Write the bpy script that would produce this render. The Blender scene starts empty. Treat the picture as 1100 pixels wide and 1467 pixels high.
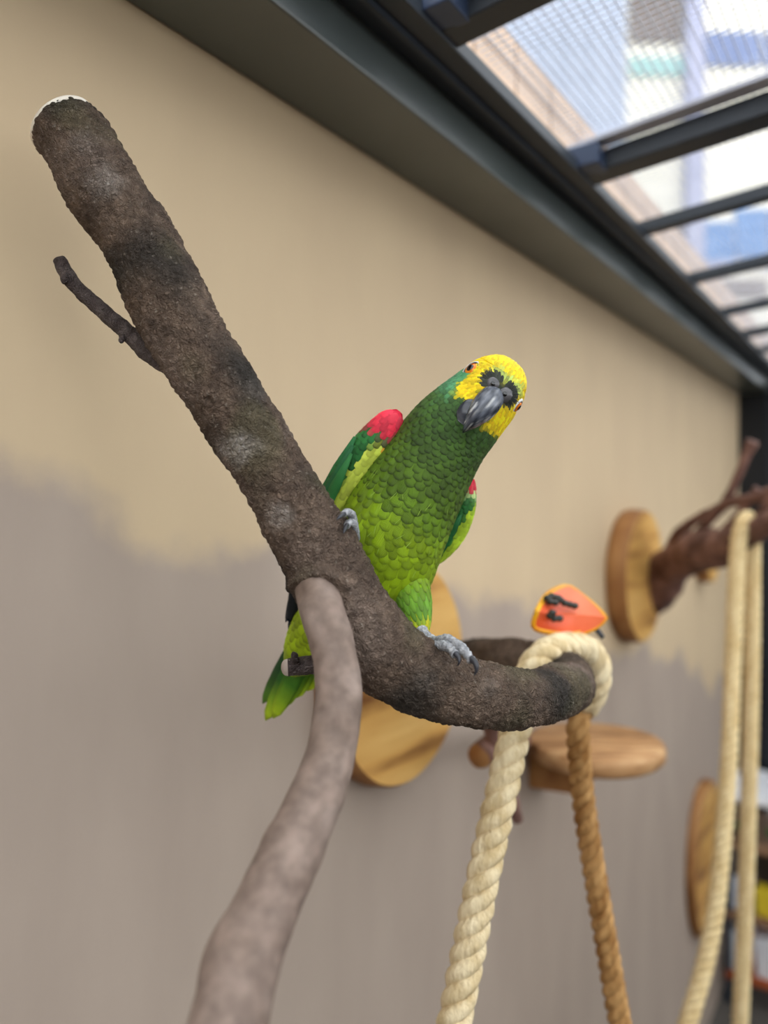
import bpy, math, random
from mathutils import Vector, Matrix, noise
random.seed(7)
R = random.Random(11)
scene = bpy.context.scene
C = scene.collection
V = Vector

# ------------------------------------------------------------------ camera
F = 1100.0; CX = 550.0; HY = 724.0; CAMZ = 1.70
cam_d = bpy.data.cameras.new('camera'); cam = bpy.data.objects.new('camera', cam_d); C.objects.link(cam)
cam.location = (0, 0, CAMZ); cam.rotation_euler = (math.pi/2, 0, 0)
cam_d.sensor_fit = 'VERTICAL'; cam_d.sensor_height = 36.0; cam_d.sensor_width = 27.0
cam_d.lens = 36.0*F/1467.0
cam_d.shift_y = -(733.5-HY)/1467.0
cam_d.clip_start = 0.02; cam_d.clip_end = 300
cam_d.dof.use_dof = True; cam_d.dof.focus_distance = 0.525
cam_d.dof.aperture_fstop = cam_d.lens/1000/0.0092
scene.camera = cam
# ------------------------------------------------------------------ sky, exposure
w = bpy.data.worlds.new('world'); scene.world = w; w.use_nodes = True
bg = w.node_tree.nodes['Background']; bg.inputs[0].default_value = (0.93, 0.97, 1.0, 1); bg.inputs[1].default_value = 1.0
scene.view_settings.view_transform = 'Standard'; scene.view_settings.look = 'None'
scene.view_settings.exposure = 1.76; scene.view_settings.gamma = 1.0
scene.view_settings.use_curve_mapping = False

# ------------------------------------------------------------------ helpers
def P(x, y, d): return V(((x-CX)/F*d, d, CAMZ+(HY-y)/F*d))
U = V((0.567, 0.8237, 0)).normalized(); N = V((U.y, -U.x, 0)); D = 0.55
WM = Matrix(((U.x, -N.x, 0, -N.x*D), (U.y, -N.y, 0, -N.y*D), (0, 0, 1, CAMZ), (0, 0, 0, 1)))
def wl(s, wo, h): return V((s, -wo, h))            # wall frame: along the wall, out of the wall, height over the lens
def W(s, wo, h): return WM @ wl(s, wo, h)
def wall_s(px, wo=0.0):
    t = (D-wo)/(-(N.x*(px-CX)/F+N.y)); return U.x*(px-CX)/F*t+U.y*t, t
def lin(c):
    return tuple(((v/255.)/12.92 if v/255. <= .04045 else ((v/255.+.055)/1.055)**2.4) for v in c[:3])+(1.0,)
def mixc(a, b, t): t = max(0., min(1., t)); return tuple(a[i]*(1-t)+b[i]*t for i in range(3))
def sm(a, b, x):
    t = max(0., min(1., (x-a)/(b-a))); return t*t*(3-2*t)

class MB:
    def __init__(s): s.v = []; s.f = []; s.c = []; s.uv = []; s.mi = []
    def add(s, vs, fs, cols=None, uvs=None, mi=0):
        b = len(s.v); s.v += [tuple(q) for q in vs]; s.f += [tuple(i+b for i in f) for f in fs]
        s.c += cols if cols else [(1, 1, 1, 1)]*len(vs)
        s.uv += uvs if uvs else [(0, 0)]*len(vs); s.mi += [mi]*len(fs); return s
    def box(s, lo, hi, mi=0):
        x0, y0, z0 = lo; x1, y1, z1 = hi
        return s.add([(x0,y0,z0),(x1,y0,z0),(x1,y1,z0),(x0,y1,z0),(x0,y0,z1),(x1,y0,z1),(x1,y1,z1),(x0,y1,z1)],
              [(0,3,2,1),(4,5,6,7),(0,1,5,4),(1,2,6,5),(2,3,7,6),(3,0,4,7)], mi=mi)
    def beam(s, a, b, wx, wz):
        a = V(a); b = V(b); t = (b-a).normalized(); up = V((0,0,1)) if abs(t.z) < .9 else V((0,1,0))
        sd = t.cross(up).normalized()*wx/2; uu = sd.normalized().cross(t).normalized()*wz/2
        vs = [p+i*sd+j*uu for p in (a, b) for i, j in ((-1,-1),(1,-1),(1,1),(-1,1))]
        return s.add(vs, [(0,1,2,3),(7,6,5,4),(0,4,5,1),(1,5,6,2),(2,6,7,3),(3,7,4,0)])
    def obj(s, name, mats, parent=None, smooth=True, bevel=0, matrix=None):
        me = bpy.data.meshes.new(name); me.from_pydata(s.v, [], s.f)
        for m in (mats if isinstance(mats, (list, tuple)) else [mats]): me.materials.append(m)
        me.polygons.foreach_set('material_index', s.mi)
        me.polygons.foreach_set('use_smooth', [smooth]*len(s.f))
        at = me.color_attributes.new('Col', 'FLOAT_COLOR', 'POINT')
        at.data.foreach_set('color', [k for c in s.c for k in c])
        ul = me.uv_layers.new(name='UVMap')
        li = [0]*len(me.loops); me.loops.foreach_get('vertex_index', li)
        ul.data.foreach_set('uv', [k for i in li for k in s.uv[i]])
        me.update()
        o = bpy.data.objects.new(name, me); C.objects.link(o)
        if parent is not None: o.parent = parent; o.matrix_parent_inverse = parent.matrix_world.inverted()
        if matrix is not None: o.matrix_world = matrix
        if bevel:
            b = o.modifiers.new('bevel', 'BEVEL'); b.width = bevel; b.segments = 2; b.limit_method = 'ANGLE'
        return o
def tag(o, label, cat, group=None):
    o['label'] = label; o['category'] = cat
    if group: o['group'] = group
    return o
def struct(o): o['kind'] = 'structure'; return o
def empty(name, loc, matrix=None):
    o = bpy.data.objects.new(name, None); C.objects.link(o); o.empty_display_size = .05
    if matrix is not None: o.matrix_world = matrix
    else: o.matrix_world = Matrix.Translation(loc)
    return o

def crom(pts, n):
    """catmull-rom through tuples of equal length, n samples spaced evenly along the first three"""
    pts = [tuple(p) for p in pts]; k = len(pts[0])
    ex = [tuple(2*pts[0][i]-pts[1][i] for i in range(k))]+pts+[tuple(2*pts[-1][i]-pts[-2][i] for i in range(k))]
    fine = []
    for j in range(1, len(ex)-2):
        p0, p1, p2, p3 = ex[j-1], ex[j], ex[j+1], ex[j+2]
        for q in range(24):
            t = q/24.
            fine.append(tuple(.5*(2*p1[i]+(p2[i]-p0[i])*t+(2*p0[i]-5*p1[i]+4*p2[i]-p3[i])*t*t+(3*p1[i]-p0[i]-3*p2[i]+p3[i])*t**3) for i in range(k)))
    fine.append(pts[-1])
    L = [0.]
    for a, b in zip(fine, fine[1:]): L.append(L[-1]+(V(b[:3])-V(a[:3])).length)
    out = []; j = 0
    for q in range(n):
        s = L[-1]*q/(n-1)
        while j < len(L)-2 and L[j+1] < s: j += 1
        t = (s-L[j])/max(1e-9, L[j+1]-L[j]); t = max(0, min(1, t))
        out.append(tuple(fine[j][i]*(1-t)+fine[j+1][i]*t for i in range(k)))
    return out, L[-1]
def frames(pos, ref=V((0, -1, 0))):
    """parallel-transport frames"""
    n = len(pos); T = [(pos[min(n-1, i+1)]-pos[max(0, i-1)]).normalized() for i in range(n)]
    a = (ref-T[0]*ref.dot(T[0])).normalized(); A = [a]
    for i in range(1, n):
        a = A[-1]-T[i]*A[-1].dot(T[i]); A.append(a.normalized())
    return T, A, [T[i].cross(A[i]) for i in range(n)]
def sweep(mb, pts, nring, nseg, disp=None, colf=None, cap=(True, True), mi=0, ref=V((0,-1,0))):
    """pts: (x,y,z,r) world; disp(pos,normal,s,theta)->offset in metres"""
    sm_, L = crom(pts, nring); pos = [V(p[:3]) for p in sm_]; T, A, B = frames(pos, ref)
    vs = []; cs = []; uv = []
    for i in range(nring):
        for j in range(nseg):
            th = 2*math.pi*j/nseg; nn = A[i]*math.cos(th)+B[i]*math.sin(th); r = sm_[i][3]
            q = pos[i]+nn*r
            if disp: q = q+nn*disp(q, nn, L*i/(nring-1), th)
            vs.append(q); cs.append(colf(q, nn) if colf else (1,1,1,1)); uv.append((j/nseg, L*i/(nring-1)))
    fs = [(i*nseg+j, i*nseg+(j+1) % nseg, (i+1)*nseg+(j+1) % nseg, (i+1)*nseg+j) for i in range(nring-1) for j in range(nseg)]
    for e, do in ((0, cap[0]), (nring-1, cap[1])):
        if do:
            k = len(vs); vs.append(pos[e]); cs.append(cs[e*nseg]); uv.append((0, 0))
            fs += [((e*nseg+(j+1) % nseg, e*nseg+j, k) if e == 0 else (e*nseg+j, e*nseg+(j+1) % nseg, k)) for j in range(nseg)]
    return mb.add(vs, fs, cs, uv, mi)
def clear_wall(mb, wmin):
    for i, v in enumerate(mb.v):
        w_ = N.dot(V(v))+D
        if w_ < wmin: mb.v[i] = tuple(V(v)+N*(wmin-w_))
    return mb
def px_path(l): return [tuple(P(x, y, d))+(hw*d/F,) for x, y, d, hw in l]

# ------------------------------------------------------------------ materials
def new_mat(name, rough=.6, spec=.5):
    m = bpy.data.materials.new(name); m.use_nodes = True; nt = m.node_tree
    b = nt.nodes['Principled BSDF']; b.inputs['Roughness'].default_value = rough
    b.inputs['Specular IOR Level'].default_value = spec
    return m, nt, b
def nd(nt, t, **kw):
    n = nt.nodes.new(t)
    for k, v in kw.items():
        if k in n.inputs: n.inputs[k].default_value = v
        else: setattr(n, k, v)
    return n
def noise_mat(name, c1, c2, scale=8, rough=.6, bump=0., bscale=60, spec=.4, stretch=(1,1,1), metal=0., contrast=(.35,.65)):
    m, nt, b = new_mat(name, rough, spec); L = nt.links.new
    tc = nd(nt, 'ShaderNodeTexCoord'); mp = nd(nt, 'ShaderNodeMapping'); mp.inputs['Scale'].default_value = stretch
    L(tc.outputs['Object'], mp.inputs[0])
    n1 = nd(nt, 'ShaderNodeTexNoise', Scale=scale, Detail=6.0); L(mp.outputs[0], n1.inputs[0])
    cr = nd(nt, 'ShaderNodeValToRGB'); L(n1.outputs[0], cr.inputs[0])
    cr.color_ramp.elements[0].position = contrast[0]; cr.color_ramp.elements[1].position = contrast[1]
    cr.color_ramp.elements[0].color = lin(c1); cr.color_ramp.elements[1].color = lin(c2)
    L(cr.outputs[0], b.inputs['Base Color']); b.inputs['Metallic'].default_value = metal
    if bump:
        n2 = nd(nt, 'ShaderNodeTexNoise', Scale=bscale, Detail=5.0); L(mp.outputs[0], n2.inputs[0])
        bp = nd(nt, 'ShaderNodeBump', Strength=bump, Distance=.004); L(n2.outputs[0], bp.inputs['Height']); L(bp.outputs[0], b.inputs['Normal'])
    return m
def attr_mat(name, rough=.6, spec=.3, bump=0, bscale=300, kind='noise', dist=.001):
    m, nt, b = new_mat(name, rough, spec); L = nt.links.new
    a = nd(nt, 'ShaderNodeVertexColor', layer_name='Col')
    tc = nd(nt, 'ShaderNodeTexCoord')
    n0 = nd(nt, 'ShaderNodeTexNoise', Scale=bscale*.6, Detail=4.0); L(tc.outputs['Object'], n0.inputs[0])
    mr = nd(nt, 'ShaderNodeMapRange'); L(n0.outputs[0], mr.inputs[0]); mr.inputs[1].default_value = .3; mr.inputs[2].default_value = .7
    mr.inputs[3].default_value = .78; mr.inputs[4].default_value = 1.2
    mx = nd(nt, 'ShaderNodeVectorMath', operation='SCALE'); L(a.outputs[0], mx.inputs[0]); L(mr.outputs[0], mx.inputs['Scale'])
    L(mx.outputs[0], b.inputs['Base Color'])
    if bump:
        if kind == 'feather':
            uv = nd(nt, 'ShaderNodeUVMap'); sx = nd(nt, 'ShaderNodeSeparateXYZ'); L(uv.outputs[0], sx.inputs[0])
            ab = nd(nt, 'ShaderNodeMath', operation='ABSOLUTE'); L(sx.outputs[0], ab.inputs[0])
            m1 = nd(nt, 'ShaderNodeMath', operation='MULTIPLY_ADD'); L(ab.outputs[0], m1.inputs[0]); m1.inputs[1].default_value = -.45; L(sx.outputs[1], m1.inputs[2])
            m2 = nd(nt, 'ShaderNodeMath', operation='MULTIPLY'); L(m1.outputs[0], m2.inputs[0]); m2.inputs[1].default_value = bscale
            h = nd(nt, 'ShaderNodeMath', operation='SINE'); L(m2.outputs[0], h.inputs[0]); hs = h.outputs[0]
        elif kind == 'voronoi':
            vo = nd(nt, 'ShaderNodeTexVoronoi', Scale=bscale); L(tc.outputs['Object'], vo.inputs[0])
            ad = nd(nt, 'ShaderNodeMath', operation='ADD'); L(vo.outputs[0], ad.inputs[0]); L(n0.outputs[0], ad.inputs[1]); hs = ad.outputs[0]
        else: hs = n0.outputs[0]
        bp = nd(nt, 'ShaderNodeBump', Strength=bump, Distance=dist); L(hs, bp.inputs['Height']); L(bp.outputs[0], b.inputs['Normal'])
    return m
def wall_mat():
    m, nt, b = new_mat('painted_plaster', .75, .25); L = nt.links.new
    tc = nd(nt, 'ShaderNodeTexCoord'); sx = nd(nt, 'ShaderNodeSeparateXYZ'); L(tc.outputs['Object'], sx.inputs[0])
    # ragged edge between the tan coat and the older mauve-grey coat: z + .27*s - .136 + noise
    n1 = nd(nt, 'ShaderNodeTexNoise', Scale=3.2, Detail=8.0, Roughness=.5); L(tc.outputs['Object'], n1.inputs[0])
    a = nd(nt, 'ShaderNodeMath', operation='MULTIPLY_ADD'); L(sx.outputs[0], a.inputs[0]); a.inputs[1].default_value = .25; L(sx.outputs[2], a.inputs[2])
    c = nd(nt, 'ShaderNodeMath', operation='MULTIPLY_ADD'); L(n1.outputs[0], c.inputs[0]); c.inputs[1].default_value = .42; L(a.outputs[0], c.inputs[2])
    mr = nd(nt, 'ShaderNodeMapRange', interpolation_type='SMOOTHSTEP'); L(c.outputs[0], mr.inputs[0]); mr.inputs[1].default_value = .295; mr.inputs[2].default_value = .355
    mp = nd(nt, 'ShaderNodeMapping'); mp.inputs['Scale'].default_value = (5, 5, 1.8); L(tc.outputs['Object'], mp.inputs[0])
    n2 = nd(nt, 'ShaderNodeTexNoise', Scale=1.6, Detail=6.0); L(mp.outputs[0], n2.inputs[0])
    def ramp(c1, c2):
        r = nd(nt, 'ShaderNodeValToRGB'); L(n2.outputs[0], r.inputs[0]); e = r.color_ramp.elements
        e[0].position = .3; e[1].position = .7; e[0].color = lin(c1); e[1].color = lin(c2); return r
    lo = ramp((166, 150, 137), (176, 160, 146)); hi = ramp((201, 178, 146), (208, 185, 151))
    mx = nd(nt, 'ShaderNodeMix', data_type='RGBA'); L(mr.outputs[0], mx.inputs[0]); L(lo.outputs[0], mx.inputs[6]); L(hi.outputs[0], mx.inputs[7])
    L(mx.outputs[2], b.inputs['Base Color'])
    n3 = nd(nt, 'ShaderNodeTexNoise', Scale=35.0, Detail=6.0); L(tc.outputs['Object'], n3.inputs[0])
    bp = nd(nt, 'ShaderNodeBump', Strength=.12, Distance=.003); L(n3.outputs[0], bp.inputs['Height']); L(bp.outputs[0], b.inputs['Normal'])
    return m
def wood_mat(name, c1, c2, c3, sc=(1.2, 30, 14)):
    m, nt, b = new_mat(name, .6, .3); L = nt.links.new
    tc = nd(nt, 'ShaderNodeTexCoord'); mp = nd(nt, 'ShaderNodeMapping'); mp.inputs['Scale'].default_value = sc; L(tc.outputs['Object'], mp.inputs[0])
    n1 = nd(nt, 'ShaderNodeTexNoise', Scale=2.2, Detail=8.0, Distortion=.15); L(mp.outputs[0], n1.inputs[0])
    cr = nd(nt, 'ShaderNodeValToRGB'); L(n1.outputs[0], cr.inputs[0]); e = cr.color_ramp.elements
    e[0].position = .3; e[0].color = lin(c1); e[1].position = .72; e[1].color = lin(c3); k = e.new(.48); k.color = lin(c2)
    L(cr.outputs[0], b.inputs['Base Color'])
    bp = nd(nt, 'ShaderNodeBump', Strength=.3, Distance=.002); L(n1.outputs[0], bp.inputs['Height']); L(bp.outputs[0], b.inputs['Normal'])
    return m
def bark_mat():
    m, nt, b = new_mat('rough_bark', .78, .25); L = nt.links.new
    a = nd(nt, 'ShaderNodeVertexColor', layer_name='Col'); tc = nd(nt, 'ShaderNodeTexCoord')
    nz = nd(nt, 'ShaderNodeTexNoise', Scale=130.0, Detail=4.0); L(tc.outputs['Object'], nz.inputs[0])
    md = nd(nt, 'ShaderNodeMix', data_type='RGBA', blend_type='LINEAR_LIGHT'); md.inputs[0].default_value = .006
    L(tc.outputs['Object'], md.inputs[6]); L(nz.outputs[1], md.inputs[7])
    def vor(sc):
        v = nd(nt, 'ShaderNodeTexVoronoi', feature='DISTANCE_TO_EDGE', Scale=sc); L(md.outputs[2], v.inputs[0])
        r = nd(nt, 'ShaderNodeMapRange'); L(v.outputs[0], r.inputs[0]); r.inputs[1].default_value = 0; r.inputs[2].default_value = .28; return r
    v1 = vor(430.0); v2 = vor(190.0)
    h = nd(nt, 'ShaderNodeMath', operation='MULTIPLY_ADD'); L(v2.outputs[0], h.inputs[0]); h.inputs[1].default_value = .8; L(v1.outputs[0], h.inputs[2])
    h2 = nd(nt, 'ShaderNodeMath', operation='MULTIPLY_ADD'); L(nz.outputs[0], h2.inputs[0]); h2.inputs[1].default_value = 1.2; L(h.outputs[0], h2.inputs[2])
    mr = nd(nt, 'ShaderNodeMapRange'); L(nz.outputs[0], mr.inputs[0]); mr.inputs[1].default_value = .3; mr.inputs[2].default_value = .7; mr.inputs[3].default_value = .75; mr.inputs[4].default_value = 1.2
    mx = nd(nt, 'ShaderNodeVectorMath', operation='SCALE'); L(a.outputs[0], mx.inputs[0]); L(mr.outputs[0], mx.inputs['Scale']); L(mx.outputs[0], b.inputs['Base Color'])
    bp = nd(nt, 'ShaderNodeBump', Strength=1.0, Distance=.0016); L(h2.outputs[0], bp.inputs['Height']); L(bp.outputs[0], b.inputs['Normal'])
    return m
M = {}
M['wall'] = wall_mat()
M['frame'] = noise_mat('charcoal_steel', (44, 50, 58), (52, 58, 66), 6, .45)
M['beam'] = noise_mat('grey_beam_paint', (74, 81, 80), (86, 93, 91), 5, .3, spec=.7)
M['bracket'] = noise_mat('blue_steel', (52, 66, 92), (62, 76, 104), 6, .4)
M['wire'] = noise_mat('galvanised_wire', (176, 178, 190), (194, 196, 208), 20, .4)
M['floor'] = noise_mat('concrete', (74, 70, 66), (92, 87, 81), 3, .8, .1)
M['bark'] = bark_mat()
M['smooth_bark'] = attr_mat('smooth_bark', .65, .3, .25, 160, 'noise', .001)
M['cut'] = noise_mat('pale_cut_wood', (222, 212, 195), (240, 232, 218), 60, .7)
M['stubcut'] = noise_mat('grey_cut_wood', (170, 155, 145), (196, 182, 172), 120, .8)
M['disc'] = wood_mat('pine_slab', (112, 66, 30), (204, 154, 82), (226, 182, 108), (1.6, 30, 11))
M['disc_edge'] = wood_mat('slab_edge', (105, 68, 36), (150, 102, 58), (180, 132, 80), (8, 8, 3))
M['shelf'] = wood_mat('weathered_slab', (120, 82, 50), (176, 132, 88), (206, 168, 122), (5, 20, 20))
M['gnarl'] = noise_mat('reddish_driftwood', (80, 52, 44), (138, 102, 90), 22, .7, .5, 70)
M['skin_fruit'] = noise_mat('papaya_skin', (238, 150, 12), (250, 190, 40), 12, .4)
M['flesh'] = noise_mat('papaya_flesh', (226, 88, 46), (240, 118, 76), 18, .35, .1, 60)
M['seed'] = noise_mat('papaya_seed', (26, 26, 22), (52, 50, 42), 60, .25)
M['plumage'] = attr_mat('plumage', .55, .3, .35, 95, 'feather', .0003)
M['down'] = attr_mat('under_plumage', .8, .1)
M['beak'] = attr_mat('horn_beak', .27, .6, .15, 260, 'noise', .0006)
M['foot'] = attr_mat('scaly_grey_skin', .6, .3, .8, 900, 'voronoi', .0006)
M['claw'] = noise_mat('dark_claw', (34, 34, 38), (58, 58, 64), 80, .3)
M['eyering'] = noise_mat('bare_white_skin', (214, 212, 208), (236, 234, 230), 200, .6)
M['iris'] = noise_mat('orange_iris', (206, 96, 14), (238, 140, 34), 300, .15)
M['pupil'] = noise_mat('black_pupil', (6, 6, 8), (10, 10, 12), 10, .06, spec=.8)
def rope_mat(name, c1, c2):
    m = noise_mat(name, c1, c2, 90, .85, .8, 260, .1, (1, 1, .35)); return m
M['rope'] = rope_mat('pale_sisal', (206, 182, 138), (238, 220, 182))
M['rope_brown'] = rope_mat('worn_brown_sisal', (140, 98, 54), (190, 148, 96))
M['rope_far'] = rope_mat('cream_sisal', (218, 190, 138), (240, 218, 170))

# ------------------------------------------------------------------ setting
def wbox(name, s0, s1, w0, w1, h0, h1, mat, parent=None, bevel=0.):
    mb = MB().box((s0, -w1, h0), (s1, -w0, h1)); return mb.obj(name, mat, parent, smooth=False, bevel=bevel, matrix=WM)
WO0 = 2.1; HU = .428; W1 = .103; H2 = .479; W2 = .156; SC = 3.225
struct(wbox('wall_left', -1.6, SC+.1, -.12, 0, -CAMZ, HU+.02, M['wall']))
flo = struct(wbox('floor', -3, 6, -.5, 6, -CAMZ-.05, -CAMZ, M['floor']))
struct(wbox('ground', -150, 150, -150, 150, -CAMZ-.2, -CAMZ-.06, noise_mat('paving', (120, 116, 110), (140, 135, 128), 2, .85)))  # unseen ground, added to block sky light from below the horizon
low = noise_mat('low_wall_render', (120, 112, 104), (136, 128, 118), 3, .8)  # for two unseen walls, added so light comes mainly from above
struct(wbox('wall_right', -1.6, SC+.1, WO0+.04, WO0+.14, -CAMZ, -.12, low))  # out of view, added to cut low light from the open side
struct(wbox('wall_front', -1.7, -1.6, -.12, WO0+.14, -CAMZ, HU, low))  # added behind the camera, unseen, to hold back low light
# parapet of the same wall above the roof rail
tile_m = noise_mat('tan_tile', (176, 150, 128), (196, 168, 144), 4, .7)
struct(wbox('trim_1', -1.6, 5, -.3, -.005, HU+.02, .62, noise_mat('zinc_flashing', (190, 196, 188), (204, 208, 200), 5, .5)))
struct(wbox('trim_2', -1.6, 5, -.3, -.004, .62, .67, noise_mat('cream_coping', (236, 230, 215), (245, 240, 226), 5, .6)))
par = struct(wbox('trim_3', -1.6, 5, -.3, -.012, .67, .79, noise_mat('grout', (190, 176, 160), (200, 186, 170), 5, .8)))
tm = None
for r in range(2):
    for k in range(36):
        s0 = -1.2+k*.15
        mb = MB().box((s0, .002, .672+r*.06), (s0+.142, .014, .727+r*.06))
        mb.obj('tile', tile_m, par, smooth=False, matrix=WM)
# beam along the wall top
bm_ = empty('wall_beam', W(1, 0, HU)); tag(bm_, 'long grey steel box beam fixed along the top of the plaster wall', 'beam')
wbox('box_section', -1.6, SC+.05, 0, W1, HU, H2, M['beam'], bm_, .003)
wbox('rail', -1.6, SC+.05, W1-.01, W2, H2-.002, H2+.017, M['frame'], bm_, .002)
wbox('rail_lip', -1.6, SC+.05, W1+.022, W1+.028, H2-.009, H2-.001, M['frame'], bm_)
# roof frame
rf = empty('mesh_roof', W(1, W2, H2)); tag(rf, 'dark steel roof frame with cross bars and wire mesh overhead', 'roof')
SL = math.tan(math.radians(5.2)); WO = 2.1
for px, wd, big in ((300, .034, 1), (645, .036, 1), (846, .046, 1), (925, .027, 0), (994, .027, 0), (1040, .022, 0), (1070, .03, 0), (1092, .022, 0)):
    s, t = wall_s(px, W2)
    a = wl(s, W2-.03, H2+.015); b = wl(s, WO, H2+.015+(WO-W2+.03)*SL)
    MB().beam(a, b, wd, .03 if big else .022).obj('cross_bar', M['frame'], rf, smooth=False, bevel=.002, matrix=WM)
    if big:
        a = wl(s-.034, W2-.03, H2+.036); b = wl(s-.034, WO, H2+.036+(WO-W2+.03)*SL)
        MB().beam(a, b, .03, .006).obj('flange', M['wire'], rf, smooth=False, matrix=WM)
        MB().box((s-.055, -(W2+.03), H2+.004), (s-.012, -(W2-.02), H2+.034)).obj('bracket', M['bracket'], rf, smooth=False, bevel=.002, matrix=WM)
mb = MB(); z0 = H2+.048
sp = .011
k = 0
while -.4+k*sp < 3.6:
    s = -.4+k*sp; mb.beam(wl(s, W2-.02, z0), wl(s, WO, z0+(WO-W2)*SL), .0011, .0011); k += 1
k = 0
while W2+k*sp < WO:
    wo = W2+k*sp; h = z0+(wo-W2)*SL; mb.beam(wl(-.4, wo, h), wl(3.6, wo, h), .0011, .0011); k += 1
ms = mb.obj('wire_mesh', M['wire'], rf, smooth=False, matrix=WM); ms['kind'] = 'stuff'
ho = H2+.015+(WO-W2)*SL
wbox('outer_rail', -1.6, SC+.05, WO-.03, WO+.03, ho-.04, ho+.03, M['frame'], rf, .002)
for s in (-1.5, .6, SC): wbox('roof_post', s-.03, s+.03, WO-.03, WO+.03, -CAMZ, ho-.035, M['frame'], rf, .002)
# end of the aviary
struct(wbox('wall_back', SC, SC+.06, .10, WO-.04, -.98, H2-.01, noise_mat('dark_panel', (40, 44, 50), (50, 54, 60), 4, .4)))
struct(wbox('trim_4', SC-.03, SC+.06, 0.0, .10, -CAMZ, H2-.01, noise_mat('black_post', (16, 20, 26), (22, 26, 32), 4, .4)))
struct(wbox('trim_5', SC-.02, SC+.06, .10, WO-.04, -1.02, -.96, M['frame']))

# ------------------------------------------------------------------ far buildings seen through the roof
def bbox_px(mb, x0, x1, y0, y1, d, th):
    a = P(x0, y1, d); b = P(x1, y0, d); return mb.box((a.x, a.y, a.z), (b.x, b.y+th, b.z))
pale = noise_mat('pale_blue_cladding', (152, 161, 178), (164, 173, 190), .3, .6)
cream = noise_mat('cream_render', (236, 230, 212), (246, 240, 224), .3, .8)
lav = noise_mat('lavender_concrete', (160, 163, 188), (174, 176, 200), .4, .7)
blue = noise_mat('blue_glazing', (58, 116, 176), (78, 136, 196), .5, .3)
navy = noise_mat('navy_glazing', (92, 112, 158), (112, 130, 174), .5, .3)
teal = noise_mat('teal_rail', (150, 194, 188), (168, 206, 200), .5, .5)
brown = noise_mat('brown_shutter', (112, 100, 92), (128, 116, 108), .5, .7)
tb = empty('tower_block', P(760, 724, 24)+V((0, 0, -CAMZ))); tag(tb, 'tall pale blue-grey tower with vertical ribs beyond the roof mesh', 'building')
a = P(560, 0, 24); b = P(897, 0, 24)
MB().box((a.x, 24, 0), (b.x, 32, 30)).obj('wall', pale, tb, smooth=False)
k = 0
while a.x+.2+k*.75 < b.x:
    x = a.x+.2+k*.75; MB().box((x, 23.93, 0), (x+.22, 24.02, 30)).obj('rib', pale, tb, smooth=False); k += 1
cb = empty('apartment_building', P(1050, 724, 30)+V((0, 0, -CAMZ))); tag(cb, 'cream building with blue windows and a pale pillar beyond the roof mesh', 'building')
a = P(880, 0, 30); b = P(1420, 0, 30)
MB().box((a.x, 30, 0), (b.x, 40, 30)).obj('wall', cream, cb, smooth=False)
a = P(984, 0, 29.6); b = P(1008, 0, 29.6)
MB().box((a.x, 29.5, 0), (b.x, 30.05, 30)).obj('pillar', lav, cb, smooth=False)
for nm, x0, x1, y0, y1, mt in (('window', 1012, 1090, 45, 92, navy), ('window', 1096, 1180, 45, 92, navy), ('balcony_rail', 903, 980, 82, 106, teal),
        ('shutter', 903, 976, -40, 58, brown), ('window', 1011, 1052, 318, 372, blue), ('window', 1055, 1100, 300, 368, blue), ('window', 1104, 1180, 300, 368, blue),
        ('window', 960, 982, 318, 372, brown), ('shutter', 1010, 1100, 400, 425, brown), ('ledge', 1010, 1200, 372, 384, lav)):
    mb = MB(); bbox_px(mb, x0, x1, y0, y1, 29.85, .2); mb.obj(nm, mt, cb, smooth=False)

# ------------------------------------------------------------------ wooden slabs on the wall
def slab(name, px, py, dia_px, thick, label, mats, sx=1.0, seed=0, grp=None):
    s, t = wall_s(px, thick); h = (HY-py)/F*t; r = dia_px/2*t/F
    o = empty(name, None, WM @ Matrix.Translation(wl(s, 0, h))); tag(o, label, 'wooden disc', grp)
    n = 72; prof = [(0, 0.0), (1.0, 0.0), (1.015, -.3), (1.0, -.85), (.975, -1.0)]
    face = MB(); edge = MB()
    rad = [r*(1+.035*noise.noise(V((math.cos(2*math.pi*j/n)*1.6+seed, math.sin(2*math.pi*j/n)*1.6, seed)))) for j in range(n)]
    def ring(k, y): return [(rad[j]*k*sx*math.cos(2*math.pi*j/n), y*thick, rad[j]*k*math.sin(2*math.pi*j/n)) for j in range(n)]
    vs = []
    for k, y in prof[1:]: vs += ring(k, y)
    fs = [(i*n+j, i*n+(j+1) % n, (i+1)*n+(j+1) % n, (i+1)*n+j) for i in range(3) for j in range(n)]
    fs.append(tuple(reversed(range(n))))
    edge.add(vs, fs)
    fv = ring(.975, -1.0)+ring(.5, -1.0)+[(0, -thick, 0)]
    face.add(fv, [(j, (j+1) % n, n+(j+1) % n, n+j) for j in range(n)]+[(n+j, n+(j+1) % n, 2*n) for j in range(n)])
    edge.obj('bark_edge', mats[1], o, matrix=o.matrix_world); face.obj('sawn_face', mats[0], o, smooth=False, matrix=o.matrix_world)
    return o
DM = (M['disc'], M['disc_edge'])
slab('wood_slab', 586, 961, 322, .035, 'large round pine slab on the wall behind the parrot', DM, seed=1.3)
slab('wood_slab', 925, 825, 188, .045, 'round pine slab on the wall carrying the gnarled reddish driftwood', DM, seed=4.1)
slab('wood_slab', 1022, 797, 76, .04, 'small round pine slab on the wall behind the driftwood branches', DM, seed=7.7)
slab('wood_slab', 1017, 1228, 215, .03, 'tall oval wooden slab low on the wall behind the hanging cream rope', DM, sx=.8, seed=9.2)

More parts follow.
